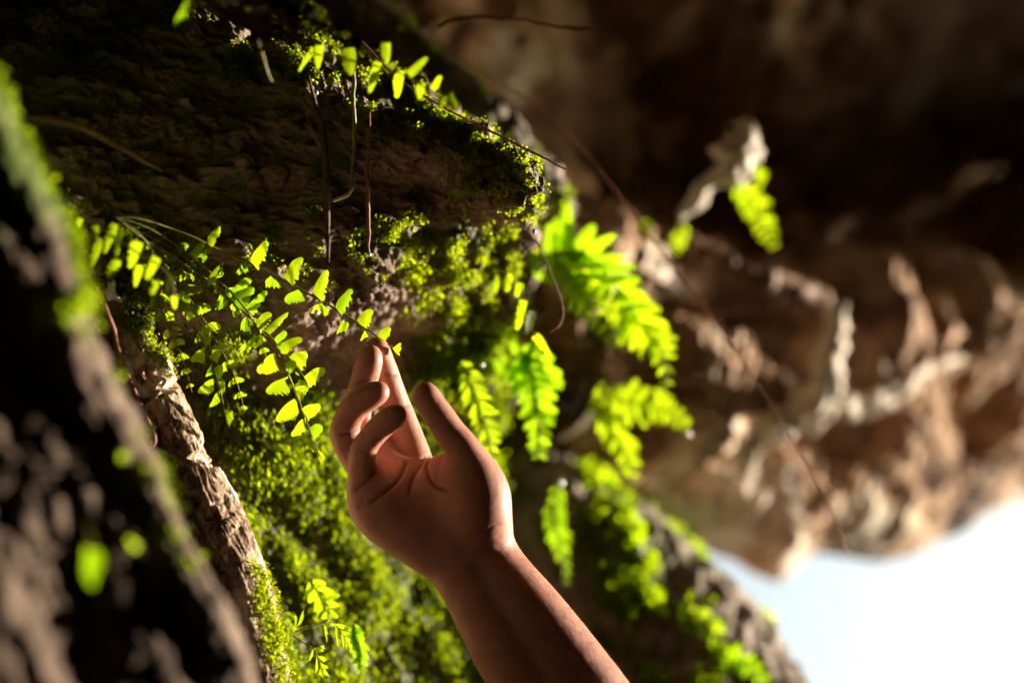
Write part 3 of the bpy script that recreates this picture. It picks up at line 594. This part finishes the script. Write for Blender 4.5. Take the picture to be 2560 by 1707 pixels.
def pinnate(plant, pts, n, ln, wd, ang=65, mat=None, rad=.6, dj=.006, tip=.25, root_=.5, droop=.15):
    c = crom(PP(pts), 60)
    fr = tube('frond', PP(pts), [rad * MM, rad * .7 * MM, rad * .4 * MM], M_STEM, plant, n=30, k=6)
    t = np.gradient(c, axis=0); t /= np.linalg.norm(t, axis=1, keepdims=True)
    for i in range(n):
        s = (i + .6) / n; j = min(59, int(s * 59))
        sc = (root_ + (1 - root_) * math.sin(min(1, s / .35) * math.pi / 2)) if s < .35 else (1 - (1 - tip) * ((s - .35) / .65) ** 1.3)
        for sg in (-1, 1):
            tt = t[j]; sd = np.cross(tt, (0, 0, 1)); sd /= np.linalg.norm(sd) + 1e-9
            a_ = math.radians(ang + rng.normal() * 7)
            dv = tt * math.cos(a_) + sg * sd * math.sin(a_) + np.array((0, -droop, rng.normal() * .25)); dv /= np.linalg.norm(dv)
            l = ln * sc * rng.uniform(.85, 1.15) * MM
            A = c[j] + np.array((0, 0, -.0006)); T = A + dv * l
            pr = tt - dv * np.dot(tt, dv); pr /= np.linalg.norm(pr) + 1e-9
            leaflet(fr, A - pr * wd * .42 * sc * MM, T, A + pr * wd * .42 * sc * MM, mat=mat)
    return fr

pinnate(FE, [(300, 560, .672), (400, 650, .687), (470, 740, .697), (540, 850, .704), (590, 950, .708), (612, 1030, .71)], 12, 8.5, 6.5, mat=M_LEAF, ang=62, rad=.45)
pinnate(FE, [(300, 556, .671), (430, 620, .688), (520, 690, .70), (600, 770, .708), (650, 850, .711), (672, 920, .712)], 11, 8, 6, mat=M_LEAFG, ang=62, rad=.45)
pinnate(FE, [(310, 575, .672), (380, 700, .685), (420, 800, .692), (455, 890, .697), (480, 980, .70)], 10, 7, 6, mat=M_LEAF, ang=60, rad=.4)
def plant(label, p, cat='fern', group=None):
    return tag(empty('fern', P(*p)), label, cat, group)
q = plant('large bright blurred fern arching right of the boulder tip', (1332, 686, .86))
pinnate(q, [(*c8(350, 290), .86), (*c8(470, 190), .86), (*c8(590, 150), .86), (*c8(720, 230), .855), (*c8(850, 370), .85), (*c8(950, 530), .85)], 13, 24, 10, mat=M_LEAFG, ang=70)
pinnate(q, [(*c8(600, 160), .87), (*c8(760, 300), .865), (*c8(900, 480), .865), (*c8(1000, 620), .86), (*c8(1090, 720), .86), (*c8(1125, 940), .86)], 15, 20, 9, mat=M_LEAF, ang=60)
pinnate(q, [(*c8(480, 180), .85), (*c8(560, 300), .845), (*c8(640, 420), .845), (*c8(760, 560), .845), (*c8(830, 730), .845)], 11, 15, 6, mat=M_LEAF)
q = plant('drooping bright green fern blade right of the thumb', (1288, 950, .83))
pinnate(q, [(*c8(170, 900), .84), (*c8(290, 740), .835), (*c8(350, 850), .83), (*c8(375, 1010), .83), (*c8(390, 1190), .83), (*c8(385, 1350), .83)], 16, 18, 9, mat=M_LEAFG, ang=58)
pinnate(q, [(*c8(150, 430), .85), (*c8(150, 600), .85), (*c8(150, 720), .85), (*c8(165, 820), .85)], 10, 8, 5, mat=M_LEAFG, ang=50)
q = plant('thin little fern sprig with separate leaflets below the boulder tip', (1260, 680, .775))
fr = tube('frond', PP([(*c8(180, 260), .775), (*c8(260, 430), .775), (*c8(320, 570), .775), (*c8(400, 690), .775), (*c8(455, 760), .775)]), [.4 * MM, .3 * MM], M_STEM, q, n=20, k=5)
strap_leaves(fr, c8, [((225, 285), (200, 390), 38), ((280, 340), (255, 420), 46), ((300, 440), (255, 610), 50), ((345, 500), (315, 640), 52), ((365, 640), (460, 760), 46), ((150, 300), (130, 400), 40)], .775, M_LEAF)
q = plant('small bright fern pair hanging in the middle background', (1480, 980, .9))
pinnate(q, [(*c8(690, 990), .9), (*c8(860, 1020), .9), (*c8(1020, 1040), .9), (*c8(1140, 1090), .9), (*c8(1240, 1170), .9)], 12, 15, 7, mat=M_LEAF, ang=70)
pinnate(q, [(*c8(690, 1010), .895), (*c8(770, 1130), .89), (*c8(850, 1250), .89), (*c8(910, 1380), .89), (*c8(925, 1480), .89)], 12, 12, 6, mat=M_LEAF, ang=58)
q = plant('narrow fern hanging below the middle ferns near the wrist', (1395, 1230, .9))
pinnate(q, [(1400, 1215, .9), (1385, 1290, .895), (1405, 1370, .89), (1415, 1460, .89)], 12, 10, 5, mat=M_LEAFG, ang=55)
q = plant('small bright fern hanging under the pale stalactite', (1850, 470, .965))
pinnate(q, [(1830, 470, .965), (1868, 490, .962), (1895, 530, .96), (1915, 575, .96), (1938, 622, .96)], 11, 10.5, 5, mat=M_LEAF, ang=65, tip=.35)
leaflet(tube('frond', PP([(1870, 470, .965), (1895, 440, .962)]), [.5 * MM, .3 * MM], M_STEM, q, n=6, k=5), P(1890, 415, .962), P(1905, 462, .96), P(1918, 432, .962), mat=M_LEAF)
q = plant('tiny blurred fern tuft at the foot of the stalactite', (1700, 560, .97))
pinnate(q, [(1712, 560, .97), (1700, 600, .97), (1688, 635, .97)], 6, 6, 4, mat=M_LEAF)
q = plant('tiny blurred fern tuft left of the stalactite foot', (1610, 545, .96))
pinnate(q, [(1605, 550, .96), (1618, 575, .96), (1622, 605, .96)], 5, 5, 4, mat=M_LEAF)
q = plant('yellow moss fern hanging directly behind the thumb', (1190, 930, .80))
pinnate(q, [(1150, 900, .80), (1180, 960, .798), (1205, 1030, .796), (1225, 1100, .796), (1235, 1160, .796)], 13, 10, 5, mat=M_LEAF, ang=60)
q = plant('delicate divided fern sprigs at the foot of the trunk', (740, 1580, .70))
fr = tube('frond', PP([(*c5(60, 1000), .70), (*c5(110, 1040), .70), (*c5(300, 1150), .70), (*c5(350, 1230), .70), (*c5(430, 1490), .70)]), [.35 * MM, .3 * MM, .2 * MM], M_STEM, q, n=24, k=5)
for A_, T_, C_ in [((300, 1150), (450, 1100), (400, 1200)), ((300, 1150), (240, 1305), (300, 1230)), ((345, 1220), (325, 1410), (365, 1400)), ((360, 1240), (480, 1250), (420, 1310)), ((385, 1310), (485, 1370), (390, 1400)), ((395, 1370), (440, 1495), (370, 1450)), ((410, 1370), (505, 1465), (440, 1460))]:
    leaflet(fr, P(*c5(*A_), .70), P(*c5(*T_), .70), P(*c5(*C_), .70), mat=M_LEAF, mode='fan')
fr = tube('frond', PP([(*c5(90, 950), .70), (*c5(250, 900), .70), (*c5(420, 860), .705), (*c5(560, 850), .71), (*c5(690, 1010), .71), (*c5(810, 1260), .71)]), [.35 * MM, .3 * MM, .2 * MM], M_STEM, q, n=24, k=5)
for A_, T_, C_ in [((430, 870), (455, 1080), (475, 930)), ((460, 850), (550, 700), (520, 800)), ((560, 850), (690, 860), (640, 920)), ((560, 860), (590, 1140), (610, 960)), ((620, 930), (735, 950), (690, 1000)), ((640, 960), (660, 1140), (680, 1050)), ((680, 1010), (750, 1030), (720, 1080)),
                   ((690, 1040), (705, 1170), (730, 1110)), ((710, 1080), (775, 1100), (750, 1150)), ((730, 1120), (815, 1260), (790, 1170)), ((730, 1120), (740, 1200), (760, 1170)), ((95, 900), (70, 770), (110, 800)), ((110, 890), (170, 705), (180, 820))]:
    leaflet(fr, P(*c5(*A_), .706), P(*c5(*T_), .706), P(*c5(*C_), .706), mat=M_LEAF, mode='fan')
pinnate(q, [(*c5(270, 320), .745), (*c5(380, 480), .745), (*c5(480, 640), .745), (*c5(520, 900), .745)], 6, 11, 6, mat=M_LEAF, ang=60)
q = plant('green hanging frond low on the slope beside the divided fern', (880, 1560, .76))
pinnate(q, [(*c5(800, 860), .76), (*c5(830, 1050), .76), (*c5(870, 1250), .76), (*c5(880, 1500), .76)], 12, 7, 5, mat=M_LEAFG, ang=50)
q = plant('blurred fern tuft at the bottom edge beside the sky', (1840, 1640, .93))
pinnate(q, [(1790, 1660, .93), (1840, 1650, .93), (1890, 1680, .93), (1930, 1740, .93)], 9, 11, 6, mat=M_LEAFG)
q = plant('blurred hanging fern on the slope right of the forearm', (1690, 1530, .93))
pinnate(q, [(1700, 1500, .93), (1700, 1570, .93), (1720, 1640, .93), (1740, 1710, .93)], 10, 9, 5, mat=M_LEAFG, ang=55)
q = plant('single blurred green leaf on the near left root', (235, 1350, .50))
fr = tube('frond', PP([(215, 1310, .497), (228, 1345, .49), (236, 1375, .487)]), [.4 * MM, .3 * MM], M_STEM, q, n=8, k=5)
leaflet(fr, P(210, 1365, .487), P(236, 1465, .484), P(258, 1380, .487), mat=M_LEAFG); leaflet(fr, P(318, 1345, .498), P(350, 1365, .497), P(335, 1375, .498), mat=M_LEAF)
q = plant('blurred green leaf hanging at the top edge', (455, -20, .60))
fr = tube('frond', PP([(490, -30, .60), (470, -5, .60)]), [.4 * MM, .3 * MM], M_STEM, q, n=8, k=5)
leaflet(fr, P(485, -30, .60), P(440, 62, .597), P(470, 35, .60), mat=M_LEAFG)

# ------------------------------------------------------------------ water beads
def bead(px, py, d, r, label):
    n = 10; th = np.linspace(0.05, math.pi - .05, n)[:, None]; ph = np.linspace(0, 2 * math.pi, 14, endpoint=False)[None]
    s = np.stack(np.broadcast_arrays(np.sin(th) * np.cos(ph), np.cos(th) * (1.15 - .15 * np.cos(th)), np.sin(th) * np.sin(ph)), -1)
    o = mesh_obj('water_drop', (P(px, py, d) + s * r).reshape(-1, 3), gfaces(n, 14, True), M_DROP)
    tag(o, label, 'water drop', 'water drops glinting in the sun')
for px, py, d, r, lb in [(792, 781, .675, .0013, 'shining water drop under the topmost fern frond'), (923, 636, .70, .0010, 'water drop at the end of the reddish hanging root'), 
                     (1400, 1208, .899, .0019, 'blurred shining drop on the moss right of the wrist'), (636, 967, .76, .0013, 'blurred pale drop between the two hanging fern fronds'), (1205, 912, .79, .0014, 'bright drop above the thumb tip'),
                     (760, 920, .69, .0009, 'tiny glint on the leaflet above the hand'), (1335, 578, .712, .0012, 'white drop at the lower corner of the boulder tip'), (790, 232, .70, .0012, 'pale drop high on the leftmost hanging root'), (1720, 1084, .899, .0018, 'blurred drop at the tip of the small middle fern')]:
    bead(px, py, d, r, lb)

# ------------------------------------------------------------------ the hand
CS = 1.691
def hp(x, y, z): return P(760 + x / CS, 780 + y / CS, z)
def hr(r, z): return r / CS * K * z
FING = {
    'index': [(470, 650, .716, 78), (425, 510, .717, 68), (388, 405, .716, 62), (357, 315, .7135, 58), (332, 235, .711, 53), (312, 170, .709, 46), (303, 151, .708, 41)],
    'middle': [(385, 670, .709, 70), (270, 520, .708, 60), (228, 430, .706, 59), (245, 330, .702, 55), (268, 240, .699, 52), (283, 187, .697, 47)],
    'ring': [(285, 700, .699, 66), (205, 585, .697, 62), (173, 492, .694, 56), (215, 402, .690, 55), (270, 360, .688, 52), (316, 337, .6865, 44)],
    'pinky': [(258, 745, .691, 60), (246, 655, .689, 54), (252, 578, .686, 49), (302, 507, .683, 47), (352, 462, .681, 47), (394, 432, .680, 42)],
    'thumb': [(735, 760, .690, 105), (690, 610, .686, 72), (625, 515, .684, 60), (560, 425, .682, 58), (519, 362, .681, 51), (510, 349, .681, 48)],
}
PALM = [
    [(275, 735, .695, 80), (330, 835, .694, 105), (470, 930, .696, 110), (640, 1050, .698, 108)],
    [(440, 660, .714, 80), (520, 790, .706, 115), (640, 930, .700, 120), (700, 1010, .698, 118)],
    [(360, 690, .705, 80), (450, 800, .700, 110), (600, 960, .699, 120)],
    [(695, 690, .690, 105), (725, 790, .690, 122), (742, 880, .693, 106), (765, 985, .698, 100)],
    [(600, 640, .700, 38), (560, 760, .699, 90), (640, 860, .697, 110)],
    [(640, 1050, .698, 108), (690, 1120, .697, 118), (800, 1300, .695, 140), (905, 1470, .693, 155), (1060, 1720, .690, 175), (1300, 2100, .685, 200), (1480, 2390, .68, 215)],
    [(765, 985, .698, 100), (800, 1060, .697, 108), (915, 1230, .695, 135), (1030, 1390, .693, 152), (1190, 1620, .690, 172), (1440, 1980, .685, 200), (1640, 2270, .68, 215)],
]
def build_hand():
    vs = 0.0009
    allp = np.array([[*hp(a, b, c), hr(r, c)] for ch in list(FING.values()) + PALM for a, b, c, r in ch])
    lo = (allp[:, :3] - allp[:, 3:4]).min(0) - .004; hi = (allp[:, :3] + allp[:, 3:4]).max(0) + .004
    shape = np.ceil((hi - lo) / vs).astype(int) + 1
    BIG = 0.02
    ax = [lo[i] + np.arange(shape[i]) * vs for i in range(3)]
    def cone(F, p, q, k, pad=.012):
        a = p[:3]; b = q[:3]; ra, rb = p[3], q[3]; rm = max(ra, rb) + pad
        l = np.floor((np.minimum(a, b) - rm - lo) / vs).astype(int); h = np.ceil((np.maximum(a, b) + rm - lo) / vs).astype(int)
        l = np.clip(l, 0, shape - 1); h = np.clip(h + 1, 1, shape)
        X = ax[0][l[0]:h[0], None, None]; Y = ax[1][None, l[1]:h[1], None]; Z = ax[2][None, None, l[2]:h[2]]
        ba = b - a; L2 = ba @ ba + 1e-12
        t = np.clip(((X - a[0]) * ba[0] + (Y - a[1]) * ba[1] + (Z - a[2]) * ba[2]) / L2, 0, 1)
        d = np.sqrt((X - a[0] - t * ba[0]) ** 2 + (Y - a[1] - t * ba[1]) ** 2 + (Z - a[2] - t * ba[2]) ** 2) - (ra + (rb - ra) * t)
        s = F[l[0]:h[0], l[1]:h[1], l[2]:h[2]]
        hh = np.clip(.5 + .5 * (s - d) / k, 0, 1)
        s[...] = s * (1 - hh) + d * hh - k * hh * (1 - hh)
    def chain(F, ch, k):
        pts = [np.array([*hp(a, b, c), hr(r, c)]) for a, b, c, r in ch]
        for p, q in zip(pts[:-1], pts[1:]): cone(F, p, q, k)
    def fine(ch): return crom(np.array(ch, float), 3 * len(ch) - 2)
    Pm = np.full(shape, BIG, np.float32)
    for ci, ch in enumerate(PALM): chain(Pm, fine(ch), .007 if ci < 5 else .0045)
    R = Pm.copy()
    for nm, ch in FING.items():
        F = np.full(shape, BIG, np.float32); chain(F, fine(ch), .0022)
        k = .006 if nm == 'thumb' else .0035
        m = F < BIG * .9
        s = Pm[m]; d = F[m]; hh = np.clip(.5 + .5 * (s - d) / k, 0, 1)
        R[m] = np.minimum(R[m], s * (1 - hh) + d * hh - k * hh * (1 - hh))
    # surface nets
    sg = R < 0
    n0, n1, n2 = shape
    cnt = np.zeros((n0 - 1, n1 - 1, n2 - 1), np.int8)
    for i in (0, 1):
        for j in (0, 1):
            for k in (0, 1): cnt += sg[i:n0 - 1 + i, j:n1 - 1 + j, k:n2 - 1 + k]
    act = (cnt > 0) & (cnt < 8)
    I = np.argwhere(act); ids = np.full(act.shape, -1, np.int64); ids[act] = np.arange(len(I))
    acc = np.zeros((len(I), 3)); num = np.zeros(len(I))
    corners = [(0, 0, 0), (1, 0, 0), (0, 1, 0), (1, 1, 0), (0, 0, 1), (1, 0, 1), (0, 1, 1), (1, 1, 1)]
    for a in range(8):
        for b in range(a + 1, 8):
            ca, cb = np.array(corners[a]), np.array(corners[b])
            if np.abs(ca - cb).sum() != 1: continue
            fa = R[tuple((I + ca).T)]; fb = R[tuple((I + cb).T)]
            m = (fa < 0) != (fb < 0)
            t = np.where(m, fa / np.where(m, fa - fb, 1), 0)
            acc[m] += (ca + (cb - ca) * t[:, None])[m]; num[m] += 1
    V = lo + (I + acc / num[:, None]) * vs
    faces = []
    for axis in range(3):
        o1, o2 = [(1, 2), (2, 0), (0, 1)][axis]
        sl0 = [slice(None)] * 3; sl1 = [slice(None)] * 3; sl0[axis] = slice(0, -1); sl1[axis] = slice(1, None)
        e = np.argwhere(sg[tuple(sl0)] != sg[tuple(sl1)])
        e = e[(e[:, o1] > 0) & (e[:, o2] > 0)]
        d1 = np.zeros(3, int); d1[o1] = 1; d2 = np.zeros(3, int); d2[o2] = 1
        lim = np.array(act.shape)
        e = e[(e < lim).all(1)]
        q = np.stack([ids[tuple(e.T)], ids[tuple((e - d1).T)], ids[tuple((e - d1 - d2).T)], ids[tuple((e - d2).T)]], -1)
        flip = sg[tuple(e.T)]
        q[flip] = q[flip][:, ::-1]
        q = q[(q >= 0).all(1)]
        faces.append(q)
    Fc = np.concatenate(faces)[:, ::-1]
    # Taubin smoothing
    e = np.concatenate([Fc[:, [0, 1]], Fc[:, [1, 2]], Fc[:, [2, 3]], Fc[:, [3, 0]]]); e = np.unique(np.sort(e, 1), axis=0)
    deg = np.bincount(e.ravel(), minlength=len(V)).astype(float)
    def lap(V):
        s = np.zeros_like(V)
        for c in range(3):
            s[:, c] = np.bincount(e[:, 0], V[e[:, 1], c], len(V)) + np.bincount(e[:, 1], V[e[:, 0], c], len(V))
        return s / deg[:, None] - V
    for _ in range(8):
        V = V + .55 * lap(V); V = V - .50 * lap(V)
    # normals
    fn = np.cross(V[Fc[:, 2]] - V[Fc[:, 0]], V[Fc[:, 3]] - V[Fc[:, 1]])
    def vnorm():
        N_ = np.zeros_like(V)
        for k in range(4):
            for c in range(3): N_[:, c] += np.bincount(Fc[:, k], fn[:, c], len(V))
        return N_ / (np.linalg.norm(N_, axis=1, keepdims=True) + 1e-12)
    Nn = vnorm()
    if np.mean(np.einsum('ij,ij->i', Nn, V - V.mean(0))) < 0: Nn = -Nn; Fc = Fc[:, ::-1]
    # creases of palm, fingers and wrist
    px, py = PX(V); cx = (px - 760) * CS; cy = (py - 780) * CS
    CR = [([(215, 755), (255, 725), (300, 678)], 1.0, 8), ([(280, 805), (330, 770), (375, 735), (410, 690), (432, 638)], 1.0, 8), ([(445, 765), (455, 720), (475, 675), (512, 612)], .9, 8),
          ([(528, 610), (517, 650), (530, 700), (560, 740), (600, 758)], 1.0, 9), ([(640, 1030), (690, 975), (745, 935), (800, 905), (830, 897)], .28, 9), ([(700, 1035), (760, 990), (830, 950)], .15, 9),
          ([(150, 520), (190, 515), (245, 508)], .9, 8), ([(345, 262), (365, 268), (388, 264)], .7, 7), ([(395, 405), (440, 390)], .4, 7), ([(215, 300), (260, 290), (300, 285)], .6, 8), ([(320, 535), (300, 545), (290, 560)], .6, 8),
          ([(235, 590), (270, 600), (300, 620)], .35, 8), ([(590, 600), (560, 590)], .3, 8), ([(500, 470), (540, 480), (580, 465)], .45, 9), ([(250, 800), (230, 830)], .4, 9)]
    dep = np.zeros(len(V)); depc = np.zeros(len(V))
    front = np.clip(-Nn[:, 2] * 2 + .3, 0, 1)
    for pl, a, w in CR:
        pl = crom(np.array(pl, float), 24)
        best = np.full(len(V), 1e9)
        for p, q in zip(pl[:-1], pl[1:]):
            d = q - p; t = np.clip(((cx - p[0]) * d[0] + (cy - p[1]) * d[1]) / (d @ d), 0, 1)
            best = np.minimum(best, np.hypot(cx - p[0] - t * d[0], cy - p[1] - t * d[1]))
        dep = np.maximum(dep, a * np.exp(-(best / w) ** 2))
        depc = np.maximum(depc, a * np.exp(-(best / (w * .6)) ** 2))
    # soft flesh unevenness
    soft = .0005 * fbm(V, 45, 2) * sstep(1000, 850, cy)
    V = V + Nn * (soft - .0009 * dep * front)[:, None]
    o = mesh_obj('person', V, Fc, M_SKIN, attrs={'crease_shade': depc * front}, base=W(hp(1480, 2390, .68)))
    tag(o, 'bare right hand and forearm raised palm to viewer, index fingertip touching the fern', 'person')
    # fine hair along the forearm
    r = np.random.default_rng(4)
    sel = np.where((cy > 960) & (cy < 1650) & (cx > 600))[0]
    sel = r.choice(sel, 1500)
    axd = hp(1300, 1900, .69) - hp(720, 1020, .698); axd /= np.linalg.norm(axd)
    b = V[sel]; nn = Nn[sel]
    dv = axd * 1.0 + nn * r.uniform(.35, .8, (len(sel), 1)) + r.normal(size=(len(sel), 3)) * .25; dv /= np.linalg.norm(dv, axis=1, keepdims=True)
    sd = np.cross(dv, (0, 0, 1.)); sd /= np.linalg.norm(sd, axis=1, keepdims=True)
    Lh = r.uniform(.0018, .0042, (len(sel), 1)); wv = .00005
    v = np.stack([b - sd * wv, b + sd * wv, b + dv * Lh * .6 + sd * wv * .7, b + dv * Lh * .6 - sd * wv * .7, b + dv * Lh * .6 - sd * wv * .7, b + dv * Lh * .6 + sd * wv * .7, b + (dv * 1.0 + axd * .15) * Lh + sd * wv * .2, b + (dv + axd * .15) * Lh - sd * wv * .2], 1).reshape(-1, 3)
    m, nt, N, L, bs = newmat('body_hair'); bs.inputs['Base Color'].default_value = (.30, .17, .09, 1); bs.inputs['Roughness'].default_value = .4
    hobj = mesh_obj('hair', v, np.arange(len(v)).reshape(-1, 4), m, o, smooth=False); hobj['kind'] = 'stuff'
build_hand()
